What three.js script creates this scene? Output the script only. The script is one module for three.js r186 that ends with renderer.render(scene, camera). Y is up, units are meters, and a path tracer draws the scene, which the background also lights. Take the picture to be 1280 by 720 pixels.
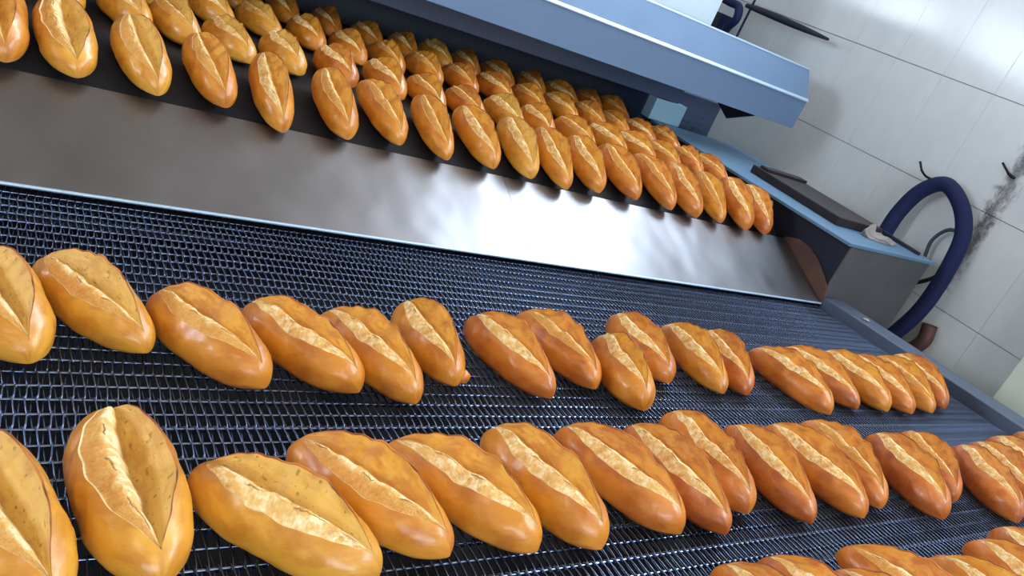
import * as THREE from 'three';
import { RectAreaLightUniformsLib } from 'three/addons/lights/RectAreaLightUniformsLib.js';
import { RoundedBoxGeometry } from 'three/addons/geometries/RoundedBoxGeometry.js';
import { mergeGeometries, mergeVertices } from 'three/addons/utils/BufferGeometryUtils.js';
import { ImprovedNoise } from 'three/addons/math/ImprovedNoise.js';

// ------------------------------------------------------------------ camera, sky, light, exposure
const scene = new THREE.Scene();
const camera = new THREE.PerspectiveCamera(40.45, 1280 / 720, 0.05, 60);
camera.position.set(0, 1.65, 0);
camera.up.set(-0.098027, 0.850528, -0.516713);                       // the photographer held the phone tilted
camera.lookAt(0.570074, 1.65 - 0.377594, -0.729684);
scene.add(camera);
scene.background = new THREE.Color(0x9db4cc);                        // overcast daylight beyond the bakery's windows
scene.backgroundIntensity = 1.0;

const renderer = new THREE.WebGLRenderer();
renderer.toneMapping = THREE.LinearToneMapping;
renderer.toneMappingExposure = 1.1;
renderer.shadowMap.enabled = true;
renderer.shadowMap.type = THREE.PCFSoftShadowMap;
RectAreaLightUniformsLib.init();

const DAY = new THREE.Color(0.76, 0.88, 1.0);                        // cool daylight through frosted panes
const TUBE = new THREE.Color(1.0, 0.90, 0.76);                       // warm fluorescent ceiling fittings
const WIN_POWER = 15, WIN_GLOW = 2, LEFT_POWER = 12, LEFT_GLOW = 8, FRONT_POWER = 3.4, FRONT_GLOW = 3, TUBE_POWER = 15, TUBE_GLOW = 7;

// ------------------------------------------------------------------ helpers
const U = 0.7;                                                       // metres per survey unit
const W = (x, y, z) => new THREE.Vector3(U * x, 1.65 + U * y, U * z);
let seed = 7;
const rnd = () => { seed = (seed * 1664525 + 1013904223) >>> 0; return seed / 4294967296; };
const noise = new ImprovedNoise();
const names = {};
function numbered(n) { if (!(n in names)) { names[n] = 0; return n; } names[n]++; return n + '_' + String(names[n]).padStart(3, '0'); }
function shade(o) { o.traverse(m => { if (m.isMesh) { m.castShadow = true; m.receiveShadow = true; } }); return o; }
function mesh(name, g, m, parent) { const o = new THREE.Mesh(g, m); o.name = name; o.castShadow = o.receiveShadow = true; parent.add(o); return o; }
function thing(name, label, category, pos = [0, 0, 0], group) {
  const o = new THREE.Group(); o.name = numbered(name); o.position.set(...pos); scene.add(o);
  o.userData = { label, category }; if (group) o.userData.group = group; return o;
}
function structure(name, g, m, pos = [0, 0, 0]) { const o = mesh(name, g, m, scene); o.position.set(...pos); o.userData.kind = 'structure'; return o; }
const box = (w, h, d, x = 0, y = 0, z = 0) => { const g = new THREE.BoxGeometry(w, h, d); g.translate(x, y, z); return g; };
function rbox(w, h, d, r, x = 0, y = 0, z = 0, s = 2) { const g = new RoundedBoxGeometry(w, h, d, s, r); g.translate(x, y, z); return g; }
// box from corner to corner
const span = (x0, x1, y0, y1, z0, z1, r = 0.003) => rbox(x1 - x0, y1 - y0, z1 - z0, r, (x0 + x1) / 2, (y0 + y1) / 2, (z0 + z1) / 2);
// profile in (z, y) swept along x
function sweepX(pts, x0, x1, bevel = 0) {
  const s = new THREE.Shape(pts.map(([z, y]) => new THREE.Vector2(-z, y)));
  const g = new THREE.ExtrudeGeometry(s, { depth: x1 - x0 - 2 * bevel, bevelEnabled: bevel > 0, bevelSize: bevel, bevelThickness: bevel, bevelOffset: -bevel, bevelSegments: 2, curveSegments: 12 });
  g.rotateY(Math.PI / 2); g.translate(x0 + bevel, 0, 0); return g;
}
function tube(pts, r, seg = 48, rad = 10, closed = false) { return new THREE.TubeGeometry(new THREE.CatmullRomCurve3(pts.map(p => p.isVector3 ? p : new THREE.Vector3(...p)), closed), seg, r, rad, closed); }
function uvMetres(g, s = 1) {                                        // box-projected uv in metres
  g = g.index ? g.toNonIndexed() : g; g.computeVertexNormals();
  const p = g.attributes.position, n = g.attributes.normal, uv = new Float32Array(p.count * 2);
  for (let i = 0; i < p.count; i++) {
    const ax = Math.abs(n.getX(i)), ay = Math.abs(n.getY(i)), az = Math.abs(n.getZ(i));
    let u, v; if (ax > ay && ax > az) { u = p.getZ(i); v = p.getY(i); } else if (ay > az) { u = p.getX(i); v = p.getZ(i); } else { u = p.getX(i); v = p.getY(i); }
    uv[2 * i] = u * s; uv[2 * i + 1] = v * s;
  }
  g.setAttribute('uv', new THREE.BufferAttribute(uv, 2)); return g;
}

// ------------------------------------------------------------------ procedural textures
function hash2(x, y, s) { let h = (x * 374761393 + y * 668265263 + s * 982451653) | 0; h = Math.imul(h ^ (h >>> 13), 1274126177); h ^= h >>> 16; return (h >>> 0) / 4294967296; }
function vnoise(u, v, fx, fy, s) {                                   // tileable value noise, u, v in 0..1
  const x = u * fx, y = v * fy, x0 = Math.floor(x), y0 = Math.floor(y); let a = x - x0, b = y - y0; a = a * a * (3 - 2 * a); b = b * b * (3 - 2 * b);
  const X0 = x0 % fx, X1 = (x0 + 1) % fx, Y0 = y0 % fy, Y1 = (y0 + 1) % fy;
  const p = hash2(X0, Y0, s), q = hash2(X1, Y0, s), r = hash2(X0, Y1, s), t = hash2(X1, Y1, s);
  return p + (q - p) * a + (r - p) * b + (p - q - r + t) * a * b;
}
function fbm(u, v, fx, fy, s, oct = 4) { let a = 0.5, t = 0, n = 0; for (let i = 0; i < oct; i++) { t += a * vnoise(u, v, fx << i, fy << i, s + i); n += a; a *= 0.55; } return t / n; }
function tex(w, h, fn, srgb = false, rx = 1, ry = 1) {
  const d = new Uint8Array(w * h * 4);
  for (let j = 0; j < h; j++) for (let i = 0; i < w; i++) {
    const c = fn((i + 0.5) / w, (j + 0.5) / h), k = 4 * (j * w + i);
    if (typeof c === 'number') { d[k] = d[k + 1] = d[k + 2] = Math.max(0, Math.min(255, c * 255)); d[k + 3] = 255; }
    else { for (let q = 0; q < 3; q++) d[k + q] = Math.max(0, Math.min(255, c[q])); d[k + 3] = 255; }
  }
  const t = new THREE.DataTexture(d, w, h, THREE.RGBAFormat);
  t.wrapS = t.wrapT = THREE.RepeatWrapping; t.magFilter = THREE.LinearFilter; t.minFilter = THREE.LinearMipmapLinearFilter; t.generateMipmaps = true;
  if (srgb) t.colorSpace = THREE.SRGBColorSpace; t.repeat.set(rx, ry); t.needsUpdate = true; return t;
}
const mix = (a, b, k) => a.map((v, i) => v + (b[i] - v) * k);
const sstep = (a, b, x) => { const t = Math.max(0, Math.min(1, (x - a) / (b - a))); return t * t * (3 - 2 * t); };

// ------------------------------------------------------------------ materials
const M = {};
{
  const brushed = tex(512, 512, (u, v) => 0.5 * vnoise(u, v, 6, 256, 3) + 0.3 * vnoise(u, v, 12, 128, 5) + 0.2 * fbm(u, v, 8, 8, 9));
  const wear = tex(512, 512, (u, v) => 0.35 + 0.5 * fbm(u, v, 5, 5, 21, 5) + 0.1 * vnoise(u, v, 8, 200, 24));
  const dents = tex(512, 512, (u, v) => fbm(u, v, 5, 4, 31, 3));
  const wearSoft = tex(256, 256, (u, v) => 0.78 + 0.22 * fbm(u, v, 12, 12, 27, 4));
  const steelTone = tex(512, 512, (u, v) => { const k = fbm(u, v, 7, 5, 41, 5); return mix([126, 126, 132], [152, 154, 162], k); }, true);
  M.slide = new THREE.MeshStandardMaterial({ color: 0xffffff, map: steelTone, metalness: 1, roughness: 0.42, roughnessMap: wearSoft, bumpMap: dents, bumpScale: 0.007 });
  M.hood = new THREE.MeshStandardMaterial({ color: 0x6a84a6, metalness: 0.25, roughness: 0.75, roughnessMap: wearSoft, bumpMap: brushed, bumpScale: 0.0003 });
  M.hoodEdge = new THREE.MeshStandardMaterial({ color: 0xb9d2ea, metalness: 0.5, roughness: 0.4 });
  M.ovenFace = new THREE.MeshStandardMaterial({ color: 0x4a5a78, metalness: 0.2, roughness: 0.55, roughnessMap: wear });
  M.ovenInside = new THREE.MeshStandardMaterial({ color: 0x2b313c, metalness: 0.3, roughness: 0.65 });
  M.fillSheet = new THREE.MeshStandardMaterial({ color: 0x2c323e, metalness: 0.3, roughness: 0.6 });
  M.jamb = new THREE.MeshStandardMaterial({ color: 0xa6d2ea, metalness: 0.1, roughness: 0.45 });
  M.ovenWhite = new THREE.MeshStandardMaterial({ color: 0xd8e6ee, metalness: 0.1, roughness: 0.45 });
  M.steelTop = new THREE.MeshStandardMaterial({ color: 0x5f82a2, metalness: 0.35, roughness: 0.55, roughnessMap: wearSoft, bumpMap: brushed, bumpScale: 0.0001 });
  const galv = tex(512, 512, (u, v) => mix([76, 78, 84], [98, 98, 101], fbm(u, v, 9, 9, 51, 5)), true);
  M.galvanised = new THREE.MeshStandardMaterial({ map: galv, metalness: 0.4, roughness: 0.65, roughnessMap: wearSoft });
  M.darkSteel = new THREE.MeshStandardMaterial({ color: 0x262b3c, metalness: 0.6, roughness: 0.55 });
  M.rust = new THREE.MeshStandardMaterial({ map: tex(256, 256, (u, v) => mix([70, 50, 46], [112, 80, 66], fbm(u, v, 8, 8, 61, 5)), true), metalness: 0.3, roughness: 0.6 });
  M.ovenBelt = new THREE.MeshStandardMaterial({ map: tex(512, 512, (u, v) => mix([11, 10, 15], [25, 24, 31], fbm(u, v, 12, 12, 71, 5)), true), metalness: 0.3, roughness: 0.65, bumpMap: brushed, bumpScale: 0.0004 });
  M.wire = new THREE.MeshStandardMaterial({ color: 0x7485a6, metalness: 1, roughness: 0.27 });
  M.rod = new THREE.MeshStandardMaterial({ color: 0x8496b4, metalness: 1, roughness: 0.26 });
  M.rail = new THREE.MeshStandardMaterial({ color: 0x586479, metalness: 0.5, roughness: 0.6, roughnessMap: wearSoft });
  M.pan = new THREE.MeshStandardMaterial({ color: 0x10131c, metalness: 0.3, roughness: 0.7 });
  M.tile = [0, 1, 2, 3].map(i => new THREE.MeshPhysicalMaterial({
    map: tex(128, 128, (u, v) => { const k = fbm(u, v, 6, 6, 81 + 7 * i, 5), s = vnoise(u, v, 64, 64, 90 + i) > 0.985 ? 0.6 : 0; return mix(mix([210, 217, 223], [220, 226, 230], k), [165, 140, 105], s * k); }, true),
    roughness: 0.28, clearcoat: 0.4, clearcoatRoughness: 0.12, bumpMap: tex(128, 128, (u, v) => fbm(u, v, 4, 4, 95 + i, 2)), bumpScale: 0.0005 }));
  M.grout = new THREE.MeshStandardMaterial({ color: 0x83878c, roughness: 0.95 });
  M.plaster = new THREE.MeshStandardMaterial({ map: tex(256, 256, (u, v) => mix([188, 190, 186], [204, 205, 200], fbm(u, v, 8, 8, 101, 5)), true), roughness: 0.9 });
  M.pilaster = new THREE.MeshStandardMaterial({ map: tex(256, 256, (u, v) => mix([205, 214, 204], [220, 227, 217], fbm(u, v, 8, 8, 107, 5)), true), roughness: 0.7 });
  M.ceiling = new THREE.MeshStandardMaterial({ map: tex(256, 256, (u, v) => mix([176, 154, 132], [198, 178, 156], fbm(u, v, 8, 8, 111, 5)), true), roughness: 0.9 });
  M.floor = new THREE.MeshStandardMaterial({ map: tex(256, 256, (u, v) => mix([96, 90, 84], [128, 122, 114], fbm(u, v, 8, 8, 121, 5)), true), roughness: 0.55 });
  M.frame = new THREE.MeshStandardMaterial({ color: 0x9aa2aa, metalness: 0.3, roughness: 0.5 });
  M.board = new THREE.MeshStandardMaterial({ map: tex(512, 256, (u, v) => mix([22, 18, 24], [42, 33, 37], 0.6 * fbm(u, v, 3, 40, 131, 4) + 0.4 * fbm(u, v, 8, 8, 133, 4)), true), roughness: 0.7 });
  M.cloth = new THREE.MeshStandardMaterial({ map: tex(128, 128, (u, v) => mix([120, 116, 118], [162, 157, 155], fbm(u, v, 8, 8, 141, 5)), true), roughness: 0.95 });
  M.rubber = new THREE.MeshStandardMaterial({ color: 0x06154a, roughness: 0.8 });
  M.rubberThin = new THREE.MeshStandardMaterial({ color: 0x3b4a5c, roughness: 0.5 });
  M.black = new THREE.MeshStandardMaterial({ color: 0x171b30, roughness: 0.55 });
  M.nail = new THREE.MeshStandardMaterial({ color: 0x23242c, metalness: 0.7, roughness: 0.5 });

  // bread: crust by baking tone and light cast, floury torn ridge, smooth amber tear wall, dark singed ear
  const crustBump = tex(256, 256, (u, v) => 0.7 * fbm(u, v, 10, 12, 151, 4) + 0.3 * vnoise(u, v, 90, 90, 155));
  const crustRough = tex(256, 256, (u, v) => 0.62 + 0.3 * fbm(u, v, 8, 8, 158, 4));
  const tones = [
    [[205, 128, 30], [226, 158, 58], [172, 92, 18]],                  // golden
    [[198, 112, 28], [220, 142, 52], [160, 78, 18]],                  // amber
    [[190, 101, 31], [216, 136, 58], [146, 67, 20]],                  // chestnut
    [[216, 150, 44], [232, 178, 76], [184, 112, 26]],                 // pale gold
  ];
  const bubble = (u, v, s) => { const n = vnoise(u, v, 44, 8, s), m = vnoise(u, v, 90, 16, s + 3); return sstep(0.86, 0.95, n) * 0.9 + sstep(0.9, 0.97, m) * 0.6; };
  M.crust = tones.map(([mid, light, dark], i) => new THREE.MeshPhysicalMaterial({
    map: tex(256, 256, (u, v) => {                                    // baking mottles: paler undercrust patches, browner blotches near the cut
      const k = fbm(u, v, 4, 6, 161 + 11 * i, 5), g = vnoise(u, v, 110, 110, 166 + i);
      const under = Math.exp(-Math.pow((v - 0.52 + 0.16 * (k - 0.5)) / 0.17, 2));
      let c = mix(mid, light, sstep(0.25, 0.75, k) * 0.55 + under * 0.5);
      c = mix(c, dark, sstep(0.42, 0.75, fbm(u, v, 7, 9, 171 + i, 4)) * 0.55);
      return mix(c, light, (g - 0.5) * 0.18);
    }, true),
    roughness: 0.52, roughnessMap: crustRough, bumpMap: crustBump, bumpScale: 0.0006, clearcoat: 0.55, clearcoatRoughness: 0.26 }));
  const crack = (u, v) => { const c = 0.56 + 0.3 * (fbm(u, v, 10, 1, 181, 4) - 0.5) + 0.07 * (vnoise(u, v, 80, 3, 183) - 0.5); return Math.exp(-Math.pow((v - c) / 0.026, 2)) * sstep(0.35, 0.55, vnoise(u, v, 13, 1, 185)); };
  const ridgeBump = tex(512, 256, (u, v) => 0.6 * fbm(u, v, 40, 4, 191, 5) + 0.35 * vnoise(u, v, 200, 20, 195) - 0.6 * crack(u, v) + 0.2);
  M.ridge = [0, 1].map(i => new THREE.MeshStandardMaterial({
    map: tex(512, 256, (u, v) => {
      const k = fbm(u, v, 36, 4, 201 + i, 5), e = vnoise(u, v, 220, 20, 207);
      let c = mix([228, 176, 96], [252, 234, 190], sstep(0.3, 0.68, k) * 0.75 + 0.25 * e);
      c = mix(c, [196, 128, 58], sstep(0.52, 0.78, fbm(u, v, 22, 3, 211 + i, 5)) * 0.6);
      if (i) c = mix(c, mix([204, 138, 58], [222, 164, 84], e), sstep(0.62, 0.4, v + 0.5 * (fbm(u, v, 18, 2, 217, 4) - 0.5)) * 0.8);   // browned flat beside the lip, torn crumb beyond
      c = mix(c, [250, 226, 176], sstep(0.09, 0.03, v));                // pale torn lip
      return mix(c, [150, 90, 42], crack(u, v) * 0.7);
    }, true), roughness: 0.85, bumpMap: ridgeBump, bumpScale: 0.0022 }));
  const wallBump = tex(256, 256, (u, v) => 0.5 + 0.35 * (fbm(u, v, 20, 4, 221, 5) - 0.5) - 0.5 * bubble(u, v, 231));
  M.tear = [[[216, 152, 44], [192, 120, 28]], [[208, 136, 42], [180, 102, 28]], [[216, 168, 76], [196, 142, 52]]].map(([a, b], i) => new THREE.MeshPhysicalMaterial({
    map: tex(256, 256, (u, v) => {
      let c = mix(a, b, sstep(0.35, 0.7, fbm(u, v, 9, 3, 241 + i, 5)));
      c = mix(c, [220, 176, 92], 0.35 * sstep(0.55, 0.8, fbm(u, v, 16, 5, 245 + i, 3)));
      return mix(c, [118, 84, 30], bubble(u, v, 231) * [0.12, 0.1, 0.6][i]);
    }, true), roughness: 0.6, bumpMap: wallBump, bumpScale: 0.0012, clearcoat: 0.12, clearcoatRoughness: 0.4 }));
  M.ear = new THREE.MeshStandardMaterial({ map: tex(128, 64, (u, v) => mix([118, 56, 20], [196, 118, 48], sstep(0.3, 0.7, fbm(u, v, 12, 3, 251, 4))), true), roughness: 0.5 });
}

// ------------------------------------------------------------------ setting: the bakery hall
const XR = 3.325, XL = -6.5, ZB = -11.5, ZF = 4.5, HC = 4.3;
structure('floor', uvMetres(box(XR - XL + 0.5, 0.2, ZF - ZB + 0.5, (XL + XR) / 2, -0.1, (ZF + ZB) / 2)), M.floor);
structure('ceiling', uvMetres(box(XR - XL + 0.5, 0.2, ZF - ZB + 0.5, (XL + XR) / 2, HC + 0.1, (ZF + ZB) / 2)), M.ceiling);
structure('wall_back', uvMetres(box(XR - XL + 0.5, HC, 0.25, (XL + XR) / 2, HC / 2, ZB - 0.125)), M.plaster);
{ // the wall behind the photographer, with one wide window
  const xa = -2.4, xb = 1.8, ya = 1.3, yb = 3.3, f = (x0, x1, y0, y1) => uvMetres(box(x1 - x0, y1 - y0, 0.25, (x0 + x1) / 2, (y0 + y1) / 2, ZF + 0.125));
  structure('wall_front', mergeGeometries([f(XL, xa, 0, HC), f(xb, XR + 0.25, 0, HC), f(xa, xb, 0, ya), f(xa, xb, yb, HC)]), M.plaster);
  const g = new THREE.Group(); g.name = 'window_8'; g.userData.kind = 'structure'; g.position.set((xa + xb) / 2, (ya + yb) / 2, ZF + 0.1); scene.add(g);
  const w = xb - xa, h = yb - ya;
  mesh('window_frame', mergeGeometries([box(w, 0.06, 0.07, 0, h / 2 - 0.03, 0), box(w, 0.06, 0.07, 0, -h / 2 + 0.03, 0), ...[-1, -1 / 3, 1 / 3, 1].map(k => box(0.06, h, 0.07, k * (w / 2 - 0.03), 0, 0))]), M.frame, g);
  const pm = new THREE.MeshStandardMaterial({ color: 0xdfe8ee, roughness: 0.4, emissive: DAY, emissiveIntensity: FRONT_GLOW });
  for (const k of [-1, 0, 1]) mesh('pane', box(w / 3 - 0.07, h - 0.12, 0.012, k * (w / 3 - 0.02), 0, 0), pm, g);
  const l = new THREE.RectAreaLight(DAY, FRONT_POWER, w - 0.1, h - 0.1); l.position.set((xa + xb) / 2, (ya + yb) / 2, ZF - 0.03); l.lookAt((xa + xb) / 2, (ya + yb) / 2, 0); scene.add(l);
}
// a side wall with window openings: [z0, z1, y0, y1]
function sideWall(name, x, out, wins) {
  const parts = []; let z = ZB;
  const y0 = wins[0][2], y1 = wins[0][3];
  const add = (za, zb, ya, yb) => parts.push(uvMetres(box(0.25, yb - ya, zb - za, x + out * 0.125, (ya + yb) / 2, (za + zb) / 2)));
  add(ZB, ZF, 0, y0); add(ZB, ZF, y1, HC);
  for (const [a, b] of wins) { add(z, a, y0, y1); z = b; } add(z, ZF, y0, y1);
  return structure(name, mergeGeometries(parts), M.plaster);
}
function sideWindow(n, x, out, [z0, z1, y0, y1], power, glow) {
  const zc = (z0 + z1) / 2, yc = (y0 + y1) / 2, w = z1 - z0, h = y1 - y0;
  const g = new THREE.Group(); g.name = 'window_' + n; g.userData.kind = 'structure'; g.position.set(x + out * 0.1, yc, zc); scene.add(g);
  const fr = []; const t = 0.05;
  fr.push(box(0.07, t, w, 0, h / 2 - t / 2, 0), box(0.07, t, w, 0, -h / 2 + t / 2, 0), box(0.07, h, t, 0, 0, w / 2 - t / 2), box(0.07, h, t, 0, 0, -w / 2 + t / 2), box(0.05, h, t * 0.7, 0, 0, 0));
  mesh('window_frame', mergeGeometries(fr), M.frame, g);
  const pm = new THREE.MeshStandardMaterial({ color: 0xdfe8ee, roughness: 0.4, emissive: DAY, emissiveIntensity: glow });   // frosted panes lit from outside
  for (const s of [-1, 1]) mesh('pane', box(0.012, h - 2 * t, w / 2 - 1.4 * t, 0, 0, s * (w / 4 - 0.1 * t)), pm, g);
  const l = new THREE.RectAreaLight(DAY, power, w - 0.1, h - 0.1); l.name = 'daylight'; l.position.set(x - out * 0.03, yc, zc); l.lookAt(x - out * 5, yc - 0.6, zc); scene.add(l);
}
const winsR = [[-3.5, -1.9, 2.9, 4.1], [-1.5, 0.1, 2.9, 4.1], [0.5, 2.1, 2.9, 4.1]];
const wallRight = sideWall('wall_right', XR + 0.014, 1, winsR);
winsR.forEach((w, i) => sideWindow(i + 1, XR + 0.014, 1, w, WIN_POWER, WIN_GLOW));
const winsL = [[-10.4, -8.9, 2.1, 3.5], [-8.2, -6.7, 2.1, 3.5], [-6.0, -4.5, 2.1, 3.5], [-2.8, -0.8, 2.1, 3.5]];
sideWall('wall_left', XL, -1, winsL);
winsL.forEach((w, i) => sideWindow(i + 4, XL, -1, w, LEFT_POWER, LEFT_GLOW));

// the glazed wall tiles, one by one, on a grout bed
{
  const py = 0.4190, pz = 0.2438, yTop = 1.8355, zRef = -2.0864;
  const tg = [0, 1, 2].map(() => rbox(0.014, py - 0.003, pz - 0.0005, 0.0007, 0, 0, 0, 1));
  mesh('grout_bed', box(0.006, 5 * py, 17 * pz, XR + 0.0105, yTop + py - 2.5 * py, zRef + (6 - 8.5) * pz), M.grout, wallRight);
  for (let r = 0; r < 5; r++) for (let c = 0; c < 17; c++) {
    const t = mesh(numbered('tile'), tg[(r + c) % 3], M.tile[Math.floor(rnd() * 4)], wallRight);
    t.position.set(XR + 0.007 + (rnd() - 0.5) * 0.0006, yTop + py * (0.5 - r), zRef + pz * (5.5 - c));
    t.rotation.set(0, (rnd() - 0.5) * 0.004, (rnd() - 0.5) * 0.003);
  }
}
structure('column', uvMetres(span(3.19, XR + 0.01, 0, HC, -1.125, -0.62, 0.006)), M.pilaster);

// fluorescent ceiling fittings
[[-1.2, 0.4, 'over the mesh belt'], [0.8, 2.6, 'behind the mesh belt near the tiled wall'], [-4.2, -1.2, 'by the left windows'], [-3.6, 2.6, 'in the corner by the front window'], [1.2, -7.2, 'over the far end of the oven'], [-4.2, -5.5, 'at the back by the left windows']].forEach(([x, z, where]) => {
  const t = thing('ceiling_lamp', 'long twin-tube lamp under the ceiling ' + where, 'lamp', [x, HC - 0.001, z], 'ceiling lamps');
  mesh('housing', rbox(1.5, 0.08, 0.26, 0.015, 0, -0.04, 0), M.frame, t);
  const tm = new THREE.MeshStandardMaterial({ color: 0xf4f0e8, emissive: TUBE, emissiveIntensity: TUBE_GLOW, roughness: 0.4 });
  for (const s of [-1, 1]) { const g = new THREE.CylinderGeometry(0.018, 0.018, 1.4, 10); g.rotateZ(Math.PI / 2); g.translate(0, -0.1, s * 0.07); mesh('tube', g, tm, t); }
  const l = new THREE.RectAreaLight(TUBE, TUBE_POWER, 1.4, 0.2); l.position.set(x, HC - 0.13, z); l.lookAt(x, 0, z); scene.add(l);
});

// ------------------------------------------------------------------ oven, hood, dark belt
{
  const zF = -3.92 * U, xM = 3.53 * U, xS = 3.74 * U, yM = 1.65 - 0.515 * U, yD = 1.65 - 0.76 * U, x0 = -1.6, zE = -6.6;
  const t = thing('tunnel_oven', 'blue-grey steel tunnel oven with a wide low mouth behind the hood', 'oven', [0, 0, 0]);
  mesh('front_panel', uvMetres(span(x0, xS, yM, 1.61, zF - 0.06, zF)), M.ovenFace, t);
  mesh('housing', uvMetres(span(x0, xS, 1.614, 2.05, zE, zF - 0.03)), M.ovenWhite, t);
  mesh('roof_panel', span(x0, xS, yM, yM + 0.03, zE, zF - 0.062), M.ovenInside, t);
  mesh('side_wall', uvMetres(span(xM + 0.005, xS, 0.02, 1.612, zE, zF - 0.062)), M.ovenFace, t);
  mesh('jamb', uvMetres(span(xM, xS + 0.05, 1.65 - 0.66 * U, yM - 0.002, zF - 0.05, zF + 0.012)), M.jamb, t);
  mesh('shade_block', uvMetres(span(xS + 0.055, 4.2 * U, 0.6, 1.65 - 0.44 * U, zF - 0.25, zF - 0.055)), M.ovenFace, t);  // added dark block standing in for the shaded oven side
  mesh('added_fill_sheet', uvMetres(span(x0, xM - 0.004, 1.65 - 0.735 * U, yM - 0.002, zF - 0.3, zF - 0.29)), M.fillSheet, t);  // added sheet catching front light so the mouth looks less black
  mesh('rear_panel', span(x0, xM, 0.02, yM, zE - 0.05, zE), M.ovenInside, t);
  mesh('bed', span(x0, xM, 0.02, yD - 0.06, zE, zF), M.ovenInside, t);
  // bent steel hood across the mouth
  const h = thing('exhaust_hood', 'long bent sheet-steel hood with a bright folded ridge above the oven mouth', 'hood', [0, 0, 0]);
  const Y = v => 1.65 + U * v, zh = -3.45 * U, xe = 4.31 * U;
  mesh('front_sheet', uvMetres(sweepX([[zh, Y(-0.372)], [zh, Y(-0.186)], [zh - 0.012, Y(-0.186)], [zh - 0.012, Y(-0.372)]], x0, xe, 0.0015)), M.hood, h);
  mesh('sloped_sheet', uvMetres(sweepX([[zh - 0.004, Y(-0.168)], [-3.554 * U, Y(0.0)], [zF + 0.004, Y(0.0)], [zF + 0.004, Y(-0.02)], [-3.58 * U, Y(-0.02)], [zh - 0.07, Y(-0.185)], [zh - 0.004, Y(-0.185)]], x0, xe, 0.0015)), M.hood, h);
  mesh('folded_ridge', sweepX([[zh + 0.006, Y(-0.187)], [zh + 0.006, Y(-0.181)], [zh - 0.006, Y(-0.166)], [zh - 0.01, Y(-0.187)]], x0, xe + 0.004), M.hoodEdge, h);
  mesh('top_edge', sweepX([[-3.548 * U, Y(-0.006)], [-3.552 * U, Y(0.004)], [-3.58 * U, Y(0.004)], [-3.58 * U, Y(-0.006)]], x0, xe), M.hoodEdge, h);
  // gusset under the right end
  const s = new THREE.Shape([[0, 0], [0.3, 0], [0.15, -0.07]].map(p => new THREE.Vector2(...p)));
  const gg = new THREE.ExtrudeGeometry(s, { depth: 0.008, bevelEnabled: false }); gg.rotateY(Math.PI / 2); gg.translate(4.05 * U, Y(-0.385), -3.56 * U);
  mesh('gusset', gg, M.darkSteel, h);
}
const DRUM = { y: 1.65 - (0.74 + 0.292) * U, z: -2.75 * U, r: 0.292 * U };
{
  const b = thing('oven_conveyor', 'smooth near-black oven belt curving down over its end roller', 'conveyor belt', [0, 0, 0]);
  const pts = [[-6.5, DRUM.y + DRUM.r]]; for (let i = 0; i <= 28; i++) { const a = Math.PI / 2 - i / 28 * Math.PI * 0.95; pts.push([DRUM.z + DRUM.r * Math.cos(a), DRUM.y + DRUM.r * Math.sin(a)]); }
  const inner = pts.slice().reverse().map(([z, y]) => { const dz = z - DRUM.z; if (dz < 0 && y > DRUM.y) return [z, y - 0.006]; const k = (DRUM.r - 0.006) / DRUM.r; return [DRUM.z + dz * k, DRUM.y + (y - DRUM.y) * k]; });
  const g = sweepX([...pts, ...inner], -1.55, 3.5 * U - 0.004);
  mesh('belt', uvMetres(g), M.ovenBelt, b);
  const dr = new THREE.CylinderGeometry(DRUM.r - 0.008, DRUM.r - 0.008, 3.5 * U + 1.5, 40); dr.rotateZ(Math.PI / 2); dr.translate((3.5 * U - 1.55) / 2 - 0.02, DRUM.y, DRUM.z); mesh('roller', dr, M.darkSteel, b);
}

// ------------------------------------------------------------------ steel slide between the belts
{
  const t = thing('steel_slide', 'sloping stainless steel slide in two sheets between the upper and lower belt', 'slide', [0, 0, 0]);
  const A = [-2.52 * U, 1.65 - 0.812 * U], B = [-2.14 * U, 1.65 - 0.982 * U];
  const n = [(A[1] - B[1]), (B[0] - A[0])]; const L = Math.hypot(...n); n[0] /= L; n[1] /= L;   // (z, y) normal
  const prof = [A, B, [B[0] - n[0] * 0.004, B[1] - n[1] * 0.004], [A[0] - n[0] * 0.004, A[1] - n[1] * 0.004]];
  const xs = 1.705 * U;
  mesh('sheet', uvMetres(sweepX(prof, -0.8, xs - 0.001)), M.slide, t);
  mesh('sheet', uvMetres(sweepX(prof.map(([z, y]) => [z - n[0] * 0.0008, y - n[1] * 0.0008]), xs + 0.001, 3.526 * U)), M.slide, t);
  const hem = new THREE.CylinderGeometry(0.0035, 0.0035, 3.526 * U + 0.8, 10); hem.rotateZ(Math.PI / 2); hem.translate((3.526 * U - 0.8) / 2, B[1] - 0.002, B[0]);
  mesh('rolled_hem', hem, M.hoodEdge, t);
  const under = sweepX([[-1.66, 1.028], [-1.575, 0.99], [-1.575, 0.967], [-1.66, 0.967]], -0.78, 3.5 * U);
  mesh('support_rail', under, M.darkSteel, t);
  // brown cheek plate closing the right end
  const c = [[-2.56, -0.86], [-2.522, -0.80], [-2.435, -0.775], [-2.357, -0.783], [-2.28, -0.815], [-2.206, -0.862], [-2.16, -0.905], [-2.145, -0.95], [-2.14, -0.985], [-2.3, -0.99]].map(([z, y]) => [z * U, 1.65 + y * U]);
  mesh('cheek_plate', uvMetres(sweepX(c, 3.53 * U, 3.53 * U + 0.006)), M.rust, t);
}

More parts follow.
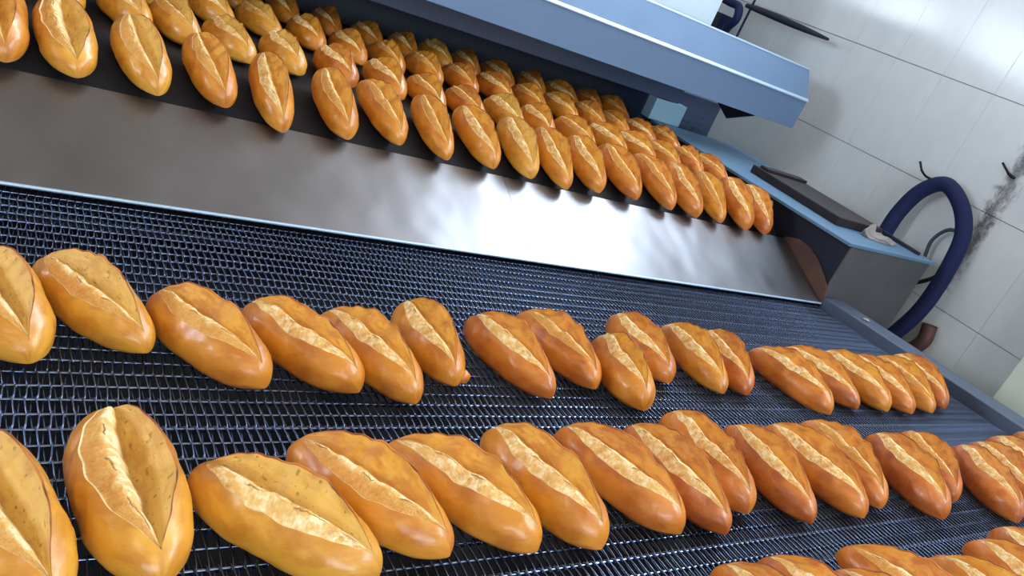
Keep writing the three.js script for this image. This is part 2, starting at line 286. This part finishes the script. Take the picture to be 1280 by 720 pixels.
// ------------------------------------------------------------------ side cabinet and what lies on it
const CAB_TOP = 1.65 - 0.65 * U;
{
  const x0 = 3.545 * U, x1 = 4.29 * U, z0 = -3.84 * U, z1 = -2.16 * U;
  const t = thing('side_cabinet', 'grey metal cabinet with a blue steel top beside the oven belt', 'cabinet', [0, 0, 0]);
  mesh('front_panel', uvMetres(span(x0, x1, 0.1, CAB_TOP - 0.012, z1 - 0.012, z1 - 0.002)), M.galvanised, t);
  mesh('side_panel', uvMetres(span(x0, x0 + 0.01, 0.1, CAB_TOP - 0.012, z0, z1 - 0.013)), M.darkSteel, t);
  mesh('side_panel', uvMetres(span(x1 - 0.01, x1, 0.1, CAB_TOP - 0.012, z0, z1 - 0.013)), M.galvanised, t);
  mesh('back_panel', uvMetres(span(x0 + 0.011, x1 - 0.011, 0.1, CAB_TOP - 0.012, z0, z0 + 0.01)), M.galvanised, t);
  mesh('top_sheet', uvMetres(span(3.5 * U, 4.32 * U, CAB_TOP - 0.012, CAB_TOP, z0, z1 + 0.004, 0.002)), M.steelTop, t);
  mesh('plinth', span(x0 + 0.03, x1 - 0.03, 0, 0.1, z0 + 0.02, z1 - 0.05), M.darkSteel, t);
  const g = thing('board', 'dark brown wooden board lying on the blue steel cabinet top', 'board', [3.92 * U, CAB_TOP, -2.76 * U]);
  g.rotation.y = -0.05;
  mesh('plank', uvMetres(rbox(0.27, 0.033, 0.5, 0.004, 0, 0.0165, 0)), M.board, g);
  mesh('end_batten', uvMetres(rbox(0.25, 0.012, 0.05, 0.003, 0.005, 0.039, -0.2)), M.board, g);
  const s = mesh('steel_strip', sweepX([[-2.47 * U, 0], [-2.22 * U, 0], [-2.22 * U, 0.012], [-2.47 * U, 0.016]], 4.225 * U, 4.25 * U), M.black, scene);
  s.name = numbered('metal_strip'); s.position.set(0, CAB_TOP, 0); s.userData = { label: 'thin dark strip along the outer edge of the cabinet top', category: 'strip' };
  // crumpled grey rag with one corner standing up
  const rg = new THREE.SphereGeometry(1, 40, 26), p = rg.attributes.position, v = new THREE.Vector3();
  for (let i = 0; i < p.count; i++) {
    v.fromBufferAttribute(p, i);
    const f = 1 + 0.28 * noise.noise(v.x * 2.2 + 3, v.y * 2.2, v.z * 2.2) + 0.16 * noise.noise(v.x * 6, v.y * 6 + 2, v.z * 6);
    const sp = Math.exp(-((v.x + 0.1) ** 2 + (v.z + 0.72) ** 2) / 0.05) * (v.y > 0 ? 1 : 0);
    p.setXYZ(i, v.x * 0.034 * f, Math.max(0, (v.y > 0 ? v.y * 0.022 * f : v.y * 0.002) + sp * 0.042 + 0.002), v.z * 0.082 * f);
  }
  rg.computeVertexNormals();
  const rag = mesh(numbered('rag'), rg, M.cloth, scene); rag.position.set(3.98 * U, CAB_TOP, -2.325 * U); rag.rotation.y = 1.35;
  rag.userData = { label: 'crumpled pale grey rag on the cabinet top beside the board', category: 'rag' };
}

// ------------------------------------------------------------------ hoses and ironmongery on the tiled wall
{
  const a = W(4.56, -0.95, -2.66), pts = [a, W(4.6, -0.73, -2.67), W(4.63, -0.54, -2.68), W(4.64, -0.37, -2.63), W(4.64, -0.285, -2.53), W(4.63, -0.34, -2.385), W(4.62, -0.47, -2.27), W(4.61, -0.64, -2.225), W(4.59, -0.95, -2.21), W(4.58, -1.17, -2.26), W(4.57, -1.4, -2.34)];
  const h = mesh(numbered('hose'), tube(pts, 0.032, 90, 14), M.rubber, scene); h.userData = { label: 'thick dark blue hose hung in a high arch on the tiled wall', category: 'hose' };
  const h2 = mesh(numbered('hose'), tube([W(4.69, -0.485, -2.3), W(4.68, -0.505, -2.38), W(4.68, -0.6, -2.43), W(4.68, -0.72, -2.41), W(4.67, -0.9, -2.38), W(4.66, -1.08, -2.4), W(4.66, -1.3, -2.46)], 0.008, 60, 8), M.rubberThin, scene);
  h2.userData = { label: 'thin grey hose hooked inside the arch of the thick blue hose', category: 'hose' };
  const h3 = mesh(numbered('hose'), tube([W(4.72, -1.16, -2.56), W(4.72, -0.98, -2.5), W(4.72, -0.88, -2.4), W(4.72, -0.78, -2.31), W(4.72, -0.66, -2.28)], 0.009, 40, 8), M.black, scene);
  h3.userData = { label: 'thin black hose looping out from the right leg of the thick hose', category: 'hose' };
  const h4 = mesh(numbered('hose'), tube([W(4.69, -1.03, -2.16), W(4.69, -1.13, -2.14), W(4.69, -1.24, -2.19), W(4.69, -1.34, -2.29)], 0.03, 40, 12), M.rust, scene);
  h4.userData = { label: 'short brown hose end behind the conveyor rail', category: 'hose' };
  const nail = thing('wall_hook', 'small dark hook holding the thick blue hose on the tiled wall', 'hook', [XR, 1.65 - 0.3 * U, -2.67 * U]);
  mesh('shank', tube([[0, 0, 0], [-0.06, 0.005, -0.005], [-0.1, 0.02, -0.01]], 0.005, 12, 6), M.nail, nail); mesh('tip', tube([[-0.1, 0.02, -0.01], [-0.105, 0.05, -0.035]], 0.0045, 6, 6), M.nail, nail);
  // sooty stain running down the tiles, and the bent clip in it
  const grain = tex(64, 512, (u, v) => { const e = Math.abs(u - 0.5 - 0.12 * (fbm(u, v, 2, 6, 301, 3) - 0.5)) * 2, k = fbm(u, v, 10, 60, 305, 5); const g = vnoise(u, v, 40, 440, 309); return sstep(0.15, 0.85, k + 0.28 - 0.75 * e) * (0.15 + 0.75 * fbm(u, v, 1, 5, 311, 3)) * (0.6 + 0.6 * g); });
  const sm = new THREE.MeshStandardMaterial({ color: 0x3d3538, roughness: 0.95, transparent: true, alphaMap: grain });
  const sg = new THREE.PlaneGeometry(0.12, 1.35); sg.rotateY(-Math.PI / 2);
  mesh('soot_stain', sg, sm, wallRight).position.set(XR - 0.0012, 1.75, -0.4765 * XR);
  const c = thing('wall_clip', 'small bent dark clip in the sooty stain on the tiled wall', 'clip', [XR, 0, -0.4765 * XR]);
  mesh('shank', tube([[0, 1.58, 0], [-0.02, 1.582, -0.004], [-0.03, 1.588, -0.016]], 0.006, 12, 6), M.nail, c); mesh('tip', tube([[-0.03, 1.588, -0.016], [-0.03, 1.6, -0.035], [-0.024, 1.614, -0.06]], 0.0045, 12, 6), M.nail, c);
  // black tapered lever, curled hose, box and thin rod near the top edge
  const lv = new THREE.TubeGeometry(new THREE.CatmullRomCurve3([W(4.6, 0.235, -4.62), W(4.6, 0.232, -4.35), W(4.6, 0.226, -4.1), W(4.6, 0.217, -3.77)]), 40, 1, 10);
  { const p = lv.attributes.position, cu = lv.parameters.path, q = new THREE.Vector3(), ctr = new THREE.Vector3(); for (let i = 0; i < p.count; i++) { const u = Math.floor(i / 11) / 40; cu.getPointAt(u, ctr); q.fromBufferAttribute(p, i).sub(ctr); const r = 0.006 + 0.012 * Math.pow(Math.sin(Math.PI * Math.min(1, 0.12 + u * 0.88)), 0.8); p.setXYZ(i, ctr.x + q.x * r * 0.6, ctr.y + q.y * r, ctr.z + q.z * r); } lv.computeVertexNormals(); }
  const lever = mesh(numbered('lever'), lv, M.black, scene); lever.userData = { label: 'long tapered black lever sticking out along the tiled wall above the hood', category: 'lever' };
  const cu = mesh(numbered('hose'), tube([W(4.6, 0.23, -4.95), W(4.6, 0.215, -4.8), W(4.58, 0.2, -4.66), W(4.57, 0.12, -4.62), W(4.58, 0.03, -4.68), W(4.6, -0.1, -4.7)], 0.022, 40, 10), M.rubber, scene); cu.userData = { label: 'short curled blue hose above the hood at the base of the black lever', category: 'hose' };
  const sb = thing('switch_box', 'small dark blue box behind the hood beside the curled hose', 'box', [4.66 * U, 1.65 + 0.05 * U, -4.86 * U]);
  mesh('case', rbox(0.09, 0.1, 0.09, 0.008), M.rubber, sb); mesh('lid', rbox(0.012, 0.085, 0.075, 0.003, -0.05, 0, 0), M.black, sb);
  const rd = mesh(numbered('rod'), tube([W(4.6, 0.8, -4.55), W(4.6, 0.3, -4.56), W(4.6, -0.2, -4.57)], 0.006, 20, 8), M.rubber, scene); rd.userData = { label: 'thin blue upright rod crossing the black lever above the hood', category: 'rod' };
}

// ------------------------------------------------------------------ wire mesh belt
const INC = Math.atan(0.034), BX0 = -0.7, BX1 = 3.525 * U, BELT0 = new THREE.Vector3(0, 0.95, -2.12 * U);
const qInc = new THREE.Quaternion().setFromEuler(new THREE.Euler(-INC, 0, 0));
function onBelt(x, z) { return new THREE.Vector3(x * U, 0.95 + (z + 2.12) * 0.034 * U, z * U); }
{
  const t = thing('mesh_conveyor', 'woven steel wire mesh conveyor belt carrying rows of loaves', 'conveyor belt', [0, 0.95, BELT0.z]);
  t.quaternion.copy(qInc);
  const pitch = 0.0295, turn = 0.0126, rw = 0.00115, rr = 0.0019, n = 53;
  function coil(hand) {                                              // flat spiral round two neighbouring rods
    const pos = [], idx = [], seg = 12, turns = Math.floor((BX1 - BX0) / turn), hz = pitch / 2 + 0.0042, hy = 0.0042, N = turns * seg;
    const P = k => { const a = k / seg * 2 * Math.PI, c = Math.cos(a), s = Math.sin(a); return new THREE.Vector3(BX0 + turn / (2 * Math.PI) * (a + 0.28 * Math.sin(2 * a)), hy * Math.sign(s) * Math.pow(Math.abs(s), 0.55) - hy - rw, hand * hz * Math.sign(c) * Math.pow(Math.abs(c), 0.9)); };
    const d = new THREE.Vector3(), nA = new THREE.Vector3(), nB = new THREE.Vector3();
    for (let k = 0; k <= N; k++) {
      const p = P(k); d.subVectors(P(k + 0.5), P(k - 0.5)).normalize(); nA.set(1, 0, 0).addScaledVector(d, -d.x).normalize(); nB.crossVectors(d, nA);
      for (let q = 0; q < 4; q++) { const a = q * Math.PI / 2 + Math.PI / 4, c = Math.cos(a) * rw, s = Math.sin(a) * rw; pos.push(p.x + nA.x * c + nB.x * s, p.y + nA.y * c + nB.y * s, p.z + nA.z * c + nB.z * s); }
      if (k) for (let q = 0; q < 4; q++) { const a = (k - 1) * 4 + q, b = (k - 1) * 4 + (q + 1) % 4; idx.push(a, a + 4, b, b, a + 4, b + 4); }
    }
    const g = new THREE.BufferGeometry(); g.setAttribute('position', new THREE.Float32BufferAttribute(pos, 3)); g.setIndex(idx); g.computeVertexNormals(); return g;
  }
  const coils = [coil(1), coil(-1)];
  const rod = new THREE.CylinderGeometry(rr, rr, BX1 - BX0, 8, 1); rod.rotateZ(Math.PI / 2); rod.translate((BX0 + BX1) / 2, -0.0042 - rw, 0);
  for (let i = 0; i < n; i++) {
    const z = -0.075 + i * pitch;
    mesh(i ? 'wire_spiral_' + String(i).padStart(3, '0') : 'wire_spiral', coils[i % 2], M.wire, t).position.set(((i * 37) % 5 - 2) * 0.0006, ((i * 53) % 7 - 3) * 0.0001, z + pitch / 2);
    mesh(i ? 'cross_rod_' + String(i).padStart(3, '0') : 'cross_rod', rod, M.rod, t).position.z = z;
  }
  mesh('dark_backing', box(BX1 - BX0, 0.004, n * pitch + 0.2, (BX0 + BX1) / 2, -0.11, n * pitch / 2 - 0.02), M.pan, t);  // near-black sheet added for the dark void seen through the belt
  const roll = new THREE.CylinderGeometry(0.045, 0.045, BX1 - BX0, 24); roll.rotateZ(Math.PI / 2); roll.translate((BX0 + BX1) / 2, -0.055, n * pitch - 0.12); mesh('end_roller', roll, M.darkSteel, t);
  for (const x of [0.3, 1.3, 2.2]) for (const z of [0.1, 1.35]) mesh('leg', box(0.05, 0.84, 0.05, x, -0.53, z), M.darkSteel, t);
}
{
  const t = thing('guide_rail', 'blue-grey steel guide rail along the right edge of the mesh belt', 'rail', [3.535 * U, 0.95, BELT0.z + 0.012]);
  t.quaternion.copy(qInc);
  mesh('channel', uvMetres(rbox(0.108, 0.05, 1.55, 0.004, 0.055, 0.01, 0.745)), M.rail, t);
  mesh('skirt', uvMetres(rbox(0.012, 0.2, 1.54, 0.003, 0.1, -0.115, 0.745)), M.rail, t);
}

{
  const g = new THREE.IcosahedronGeometry(0.011, 2), p = g.attributes.position;
  for (let i = 0; i < p.count; i++) { const f = 1 + 0.45 * noise.noise(p.getX(i) * 160, p.getY(i) * 160, p.getZ(i) * 160 + 4); p.setXYZ(i, p.getX(i) * f * 1.3, p.getY(i) * f * 0.35, p.getZ(i) * f); }
  g.computeVertexNormals();
  const o = mesh(numbered('crumb'), g, M.cloth, scene); o.position.copy(onBelt(3.6, -1.93)).add(new THREE.Vector3(0, 0.0385, 0)); o.userData = { label: 'small pale crumb lying on the guide rail near the cabinet', category: 'crumb' };
}
// ------------------------------------------------------------------ loaves
function smoothNormals(g) {                                          // weld by position only, keep uv
  const p = g.attributes.position, ix = g.index.array, map = new Map(), id = new Int32Array(p.count), acc = [];
  for (let i = 0; i < p.count; i++) {
    const k = Math.round(p.getX(i) * 2e4) + '_' + Math.round(p.getY(i) * 2e4) + '_' + Math.round(p.getZ(i) * 2e4);
    if (!map.has(k)) { map.set(k, acc.length); acc.push(new THREE.Vector3()); } id[i] = map.get(k);
  }
  const A = new THREE.Vector3(), B = new THREE.Vector3(), C = new THREE.Vector3();
  for (let i = 0; i < ix.length; i += 3) {
    A.fromBufferAttribute(p, ix[i]); B.fromBufferAttribute(p, ix[i + 1]).sub(A); C.fromBufferAttribute(p, ix[i + 2]).sub(A); B.cross(C);
    for (let q = 0; q < 3; q++) acc[id[ix[i + q]]].add(B);
  }
  const n = new Float32Array(p.count * 3);
  for (let i = 0; i < p.count; i++) { const v = acc[id[i]]; if (v.lengthSq() < 1e-24) v.set(0, 0, Math.sign(p.getZ(i))); A.copy(v).normalize(); n[3 * i] = A.x; n[3 * i + 1] = A.y; n[3 * i + 2] = A.z; }
  g.setAttribute('normal', new THREE.BufferAttribute(n, 3)); return g;
}
function loft(rows, u) {                                             // rows of points -> indexed surface with uv
  const pos = [], uv = [], idx = [], m = rows[0].length;
  rows.forEach((r, i) => r.forEach((p, j) => { pos.push(p.x, p.y, p.z); uv.push(u[i], j / (m - 1)); }));
  for (let i = 0; i < rows.length - 1; i++) for (let j = 0; j < m - 1; j++) { const a = i * m + j, b = a + m; idx.push(a, b, a + 1, a + 1, b, b + 1); }
  const g = new THREE.BufferGeometry(); g.setAttribute('position', new THREE.Float32BufferAttribute(pos, 3)); g.setAttribute('uv', new THREE.Float32BufferAttribute(uv, 2)); g.setIndex(idx);
  return smoothNormals(g);
}
// cross profile of the opened cut: 0 at the near lip, 0.5 at the crease, 1 at the ear; heights above the lip-ear chord
const CUT = [[0, 0], [0.03, -0.10], [0.08, 0.02], [0.16, 0.22], [0.26, 0.32], [0.35, 0.18], [0.43, -0.25], [0.49, -0.62], [0.53, -0.72], [0.62, -0.64], [0.75, -0.44], [0.88, -0.2], [1, 0]];
function cutAt(s) { for (let i = 1; i < CUT.length; i++) if (s <= CUT[i][0]) { const [a, x] = CUT[i - 1], [b, y] = CUT[i]; let k = (s - a) / (b - a); k = k * k * (3 - 2 * k) * 0.5 + k * 0.5; return x + (y - x) * k; } return 0; }
function loafShapes(P) {
  const T = []; const NT = 56; for (let i = 0; i <= NT; i++) T.push(Math.sin((i / NT - 0.5) * Math.PI) * 0.55 + (i / NT * 2 - 1) * 0.45);
  const a = P.len / 2, s0 = P.s0, s1 = P.s1, k = P.seed * 17.3;
  const frame = t => {
    const q = t < 0 ? P.headP : P.tailP, e = Math.pow(Math.max(0, 1 - Math.pow(Math.abs(t), q)), P.blunt) + 0.002;
    const lump = 1 + 0.05 * noise.noise(t * 2.1, k, 0.3);
    const hw = P.b * e * lump, H = P.h * Math.pow(e, 0.85) * (1 + 0.05 * noise.noise(t * 1.9, k, 5.1)), lift = P.lift * Math.pow(Math.abs(t), 4);
    const cx = P.bend * (t * t - 0.3) + 0.002 * noise.noise(t * 3, k, 9);
    const w = (t - s0) / (s1 - s0), open = w > 0 && w < 1, sn = open ? Math.sin(Math.PI * w) : 0, tail = w > 0.5;
    const o = Math.pow(sn, tail ? 0.75 : 0.55), oR = Math.pow(sn, tail ? 1.05 : 0.55), r = Math.pow(sn, tail ? 1.35 : 0.7);
    return { t, e, hw, H, lift, cx, w, o, oR, r, cy: 0.4 * H };
  };
  const pw = (v, q) => Math.sign(v) * Math.pow(Math.abs(v), q);
  function outer(f, th) {                                            // th measured from straight up, + to the right
    const s = Math.sin(th), c = Math.cos(th);
    const x = f.hw * pw(s, 0.88), y = c > 0 ? f.cy + (f.H - f.cy) * pw(c, 0.92) : f.cy + f.cy * pw(c, 0.6);
    const d = 1 + 0.028 * noise.noise(x * 55 + k, f.t * 6, y * 55) + 0.012 * noise.noise(x * 160, f.t * 17 + k, y * 160);
    return new THREE.Vector3(f.cx + x * d, Math.max(0.0004, y * d) + f.lift, f.t * a);
  }
  const lipTh = f => THREE.MathUtils.lerp(P.thc, P.thL + 0.09 * noise.noise(f.t * 5, k, 2), f.o), rimTh = f => THREE.MathUtils.lerp(P.thc, P.thR + 0.1 * noise.noise(f.t * 4.2, k, 7), f.oR);
  const earRaise = (f, kk) => P.ear * f.r * f.e ** 0.3 * (1 + 0.3 * noise.noise(f.t * 6, k, 11)) * kk;
  const rimPt = f => { const p = outer(f, rimTh(f)); p.y += earRaise(f, 1); p.x -= earRaise(f, 0.35); return p; };
  const lipPt = f => { const p = outer(f, lipTh(f)); p.y += 0.0012 * f.r; return p; };
  const u = T.map(t => (t + 1) / 2 + P.seed * 0.29), NC = 44;
  const crustRows = T.map(t => {
    const f = frame(t), r = rimTh(f), l = lipTh(f), row = [];
    for (let j = 0; j <= NC; j++) {
      const q = j / NC, th = r + (2 * Math.PI + l - r) * q;
      let p; if (j === 0) p = rimPt(f); else if (j === NC) p = lipPt(f); else { p = outer(f, th); const fall = Math.max(0, 1 - (th - r) / 0.9); p.y += earRaise(f, 1) * fall * fall; p.x -= earRaise(f, 0.35) * fall * fall * fall; }
      row.push(p);
    }
    return row;
  });
  const crust = loft(crustRows, u);
  const TS = []; const NS = 52; for (let i = 0; i <= NS; i++) TS.push(s0 + (s1 - s0) * (0.5 - 0.5 * Math.cos(Math.PI * i / NS)));
  const cutRow = (f, sa, sb, n) => {
    const L = lipPt(f), R = rimPt(f), row = [], w = L.distanceTo(R);
    for (let j = 0; j <= n; j++) {
      const s = sa + (sb - sa) * j / n, p = L.clone().lerp(R, s); let d = cutAt(s) * w * (s < 0.45 ? P.ridge : P.depth);
      if (s > 0.03 && s < 0.5) d += f.r * (0.0016 * noise.noise(f.t * 26 + k, s * 14, 3) + 0.0009 * noise.noise(f.t * 60, s * 34, k));
      if (s > 0.52 && s < 0.97) d += f.r * 0.0009 * noise.noise(f.t * 15 + k, s * 12, 8);
      p.y += d; p.x += d < 0 ? -d * 0.25 : 0; row.push(p);
    }
    return row;
  };
  const us = TS.map(t => (t + 1) / 2 + P.seed * 0.37);
  const ridge = loft(TS.map(t => cutRow(frame(t), 0, P.split, 20)), us), tear = loft(TS.map(t => cutRow(frame(t), P.split, 1, 16)), us);
  // the ear: a thin browned rim standing along the far side of the cut
  const TE = TS.filter((_, i) => i > 1 && i < NS - 1), er = TE.map(t => {
    const f = frame(t), c = rimPt(f), w = (t - s0) / (s1 - s0), rad = 0.0013 * Math.pow(Math.sin(Math.PI * w), 0.5) * (1 + 0.5 * noise.noise(t * 14, k, 21)), row = [];
    for (let j = 0; j <= 8; j++) { const q = -j / 8 * Math.PI * 2; row.push(new THREE.Vector3(c.x + Math.cos(q) * rad * 0.9, c.y - 0.0002 + Math.sin(q) * rad * 1.2, c.z)); } return row;
  });
  const ear = loft(er, TE.map(t => (t + 1) / 2));
  return { crust, ridge, tear, ear };
}
const base = { len: 0.247, b: 0.0462, h: 0.072, headP: 2.5, tailP: 2.9, blunt: 0.58, lift: 0.016, bend: 0.004, s0: -0.9, s1: 0.9, skew: 1.0, thc: -0.06, thL: -0.86, thR: 0.52, ear: 0.025, ridge: 0.32, depth: 0.24, split: 0.47 };
const VAR = [
  { seed: 1, tailP: 3.3 }, { seed: 2, thL: -0.76, thR: 0.48, b: 0.0455, bend: -0.004 }, { seed: 3, tailP: 2.5, thL: -0.94, ear: 0.028, split: 0.45 }, { seed: 4, b: 0.049, thR: 0.58, depth: 0.3, s0: -0.86 },
  { seed: 5, tailP: 3.4, headP: 2.8, thL: -0.7, thR: 0.52, ridge: 0.42, bend: 0.008 }, { seed: 6, b: 0.046, h: 0.073, s1: 0.92, ear: 0.028 }, { seed: 7, thL: -0.84, thR: 0.46, s0: -0.84, s1: 0.84, tailP: 2.2 }, { seed: 8, headP: 2.9, thL: -0.94, thR: 0.56, ridge: 0.28 },
  { seed: 9, b: 0.055, h: 0.07, thL: -0.95, thR: 0.8, depth: 0.42, ridge: 0.25, headP: 3.0, tailP: 2.6, s0: -0.93, s1: 0.86, ear: 0.016, thc: 0.04, split: 0.5 },                     // broad, wide open
  { seed: 10, b: 0.051, thL: -0.9, thR: 0.66, depth: 0.4, headP: 2.9, tailP: 2.5, ear: 0.023, thc: 0, split: 0.5 },
].map(v => ({ ...base, ...v }));
const shapes = VAR.map(loafShapes);
const knobGeo = (() => { const g = new THREE.SphereGeometry(0.013, 16, 12), p = g.attributes.position; for (let i = 0; i < p.count; i++) { const f = 1 + 0.25 * noise.noise(p.getX(i) * 90, p.getY(i) * 90, p.getZ(i) * 90); p.setXYZ(i, p.getX(i) * f * 1.3, p.getY(i) * f * 0.9, p.getZ(i) * f); } g.computeVertexNormals(); return g; })();
const protos = shapes.map(s => {                                      // one loaf of each shape with its parts
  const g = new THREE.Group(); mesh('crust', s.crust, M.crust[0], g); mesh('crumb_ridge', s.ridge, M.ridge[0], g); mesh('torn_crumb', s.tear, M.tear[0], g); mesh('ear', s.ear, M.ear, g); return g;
});
const ORD = ['first', 'second', 'third', 'fourth', 'fifth', 'sixth', 'seventh', 'eighth', 'ninth', 'tenth'];
const TONE = ['golden', 'amber', 'reddish-brown', 'pale gold'];
function placeLoaf(pos, quat, { v, tone, scale = [1, 1, 1], look, i, n, row, group, tear }) {
  const o = protos[v].clone(); o.name = numbered('bread_loaf'); scene.add(o);
  o.position.copy(pos); o.quaternion.copy(quat); o.scale.set(...scale);
  const rm = M.ridge[rnd() < 0.35 || v >= 8 ? 1 : 0], tm = M.tear[tear ?? [0, 1, 1, 2][tone]];
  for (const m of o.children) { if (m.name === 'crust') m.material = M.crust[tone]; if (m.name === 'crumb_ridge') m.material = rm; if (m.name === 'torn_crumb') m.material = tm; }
  const fromRight = n - 1 - i, place = i <= fromRight ? (i ? ORD[i] + ' from left' : 'leftmost') : (fromRight ? ORD[fromRight] + ' from right' : 'rightmost');
  o.userData = { label: `${look || TONE[tone] + ' slashed loaf'}, ${place} ${row}`, category: 'bread', group };
  return o;
}
const up = new THREE.Vector3(0, 1, 0);
const yawQ = d => new THREE.Quaternion().setFromAxisAngle(up, THREE.MathUtils.degToRad(d));
const castTone = x => { const r = rnd(); return x < 0.5 ? (r < 0.6 ? 3 : 0) : x < 1.1 ? (r < 0.6 ? 0 : 1) : x < 2.2 ? (r < 0.5 ? 1 : r < 0.8 ? 2 : 0) : (r < 0.45 ? 2 : r < 0.8 ? 1 : 0); };  // left-to-right light cast, yellow to reddish, put into the crust tone
const deckTone = x => { const q = rnd(); return x < 0.9 ? (q < 0.6 ? 3 : 0) : x < 2 ? (q < 0.25 ? 3 : q < 0.75 ? 0 : 1) : (q < 0.55 ? 0 : q < 0.9 ? 1 : 2); };
// rows on the mesh belt: [x, z, yaw, shape, width scale]
function meshRow(list, row, group, looks = {}) {
  list.forEach(([x, z, yaw, v, ws = 1, ls = 1], i) => placeLoaf(onBelt(x, z), qInc.clone().multiply(yawQ(yaw)), { v, tone: castTone(x), scale: [ws, 0.96 + 0.08 * rnd(), ls], i, n: list.length, row, group, look: looks[i] }));
}
meshRow([[0.055, -1.49, 15, 9, 1.05], [0.211, -1.525, 30.8, 2], [0.417, -1.413, 30.5, 0], [0.614, -1.405, 31.2, 4], [0.778, -1.387, 20.6, 1], [0.959, -1.458, 2.6, 7, 0.95, 0.94], [1.186, -1.42, 14.3, 6], [1.386, -1.473, 11, 1], [1.546, -1.369, -12.5, 4, 1, 0.95], [1.743, -1.519, -4.9, 0], [1.951, -1.479, -7, 2, 0.95, 1.04], [2.088, -1.462, -16.8, 5, 0.92], [2.338, -1.368, 10, 1, 0.95], [2.542, -1.402, 10.1, 6, 0.95], [2.75, -1.392, -2.8, 0, 0.92], [2.905, -1.38, -4.2, 3, 0.9], [3.08, -1.385, -10, 2, 0.9], [3.235, -1.41, -15, 5, 0.9]],
  'in mesh-belt row nearer slide', 'loaves in the mesh-belt row nearer the slide', { 5: 'short loaf with dough knob at tip' });
meshRow([[0.066, -0.925, 20, 9, 0.95], [0.232, -0.968, 6.5, 8, 1, 1.04], [0.448, -0.876, 44, 3], [0.61, -0.922, 36.5, 2], [0.8, -0.917, 35.6, 1], [0.991, -0.925, 15.5, 0], [1.208, -0.934, 22.3, 5], [1.38, -0.93, 6.9, 2], [1.535, -0.984, -3.9, 4], [1.728, -0.933, -4.5, 6], [1.921, -0.929, 5.4, 7], [2.089, -0.951, -10, 1], [2.315, -0.884, -16.4, 0], [2.5, -0.915, -27, 9, 0.9, 0.9], [2.7, -0.828, -26, 4, 0.93], [2.878, -0.842, -23, 2, 0.92], [3.07, -0.87, -23.8, 5], [3.32, -0.892, -26.8, 3]],
  'in long front mesh-belt row', 'loaves in the long front row on the mesh belt', { 1: 'broad upright loaf with a wide open cut', 13: 'pale-cut loaf half hidden by its neighbour' });
meshRow([[1.29, -0.49, 8, 0], [1.43, -0.49, 12, 4], [1.6, -0.43, 6, 1], [1.76, -0.5, 26, 2], [2.0, -0.42, 10, 6], [2.2, -0.44, 0, 5], [2.37, -0.47, -10, 7], [2.52, -0.45, -10, 3]],
  'in the cut-off row at lower right', 'loaves in the cut-off row at the lower right');
// rows on the oven belt
const DECK = DRUM.y + DRUM.r;
function deckRow(list, row, group) {
  list.forEach(([x, z, yaw], i) => placeLoaf(new THREE.Vector3(x * U, DECK, z * U), yawQ(yaw), { v: Math.floor(rnd() * 8), tone: deckTone(x), scale: [0.95 + 0.06 * rnd(), 0.95 + 0.1 * rnd(), 0.96 + 0.06 * rnd()], i, n: list.length, row, group }));
}
{
  const list = [[0.0, 7, 18], [0.167, 8.8, 18], [0.371, 12.3, 18], [0.573, 12, 17], [0.772, 6, 23], [0.999, 6, 19], [1.19, 12.9, 16], [1.398, 5.4, 18], [1.596, 11, 18], [1.8, 1, 18], [1.976, 3.3, 20], [2.16, 2.6, 18], [2.37, 7, 17], [2.59, 8.7, 18], [2.77, 2.1, 20], [2.965, -3, 20], [3.16, -6, 21], [3.325, -7, 22]];
  list.forEach(([x, yaw, tilt], i) => {
    const a = THREE.MathUtils.degToRad(tilt), p = new THREE.Vector3(x * U, DRUM.y + DRUM.r * Math.cos(a) + 0.0005, DRUM.z + DRUM.r * Math.sin(a));
    const q = new THREE.Quaternion().setFromAxisAngle(new THREE.Vector3(1, 0, 0), a).multiply(yawQ(yaw));
    placeLoaf(p, q, { v: [9, 8, 9, 3, 2, 0, 1, 6, 5, 3, 2, 0, 9, 1, 4, 6, 0, 1][i], tone: deckTone(x), scale: [i < 3 ? 1.0 : 0.95, 0.96 + 0.08 * rnd(), 0.97 + 0.05 * rnd()], i, n: list.length, row: 'tipping over the dark belt end', group: 'loaves tipping over the end of the dark belt' });
  });
}
deckRow([[0.155, -3.09, 12], [0.353, -3.1, 14.7], [0.515, -3.08, 13.1], [0.7, -3.05, 12.8], [0.905, -3.06, 6.4], [1.126, -3.08, 6], [1.35, -3.09, 4], [1.53, -3.05, 0], [1.72, -3.04, 0], [1.94, -3.06, 1.6], [2.13, -3.06, -6], [2.345, -3.04, 2.2], [2.58, -3.08, 3.9], [2.785, -3.08, 5], [2.97, -3.06, -6], [3.17, -3.08, -8], [3.345, -3.07, -3]], 'in second row on the dark belt', 'loaves in the second row on the dark belt');
deckRow([[0.49, -3.52, 16], [0.7, -3.51, 17.7], [0.912, -3.55, 16], [1.13, -3.56, 6], [1.325, -3.53, 4], [1.522, -3.54, 3.4], [1.722, -3.54, 3.5], [1.928, -3.54, 1.4], [2.137, -3.55, 6.9], [2.345, -3.52, 0], [2.58, -3.56, 4.3], [2.77, -3.53, 2.7], [2.95, -3.52, -4.6], [3.13, -3.49, -2.6], [3.335, -3.5, 3]], 'in third row on the dark belt', 'loaves in the third row on the dark belt');
{ const l = []; for (let i = 0; i < 12; i++) l.push([0.9 + 0.215 * i + 0.02 * Math.sin(i * 7), -3.97 + 0.02 * Math.sin(i * 5), 6 * Math.sin(i * 3)]); deckRow(l, 'in fourth row in the oven mouth', 'loaves in the fourth row in the oven mouth'); }
{ // the small dough knob on the tip of one loaf
  const o = scene.children.find(c => c.userData.label && c.userData.label.startsWith('short loaf with dough knob')); const k = mesh('dough_knob', knobGeo, M.crust[1], o); k.position.set(0.022, 0.026, 0.108);
}
shade(scene);
renderer.render(scene, camera);
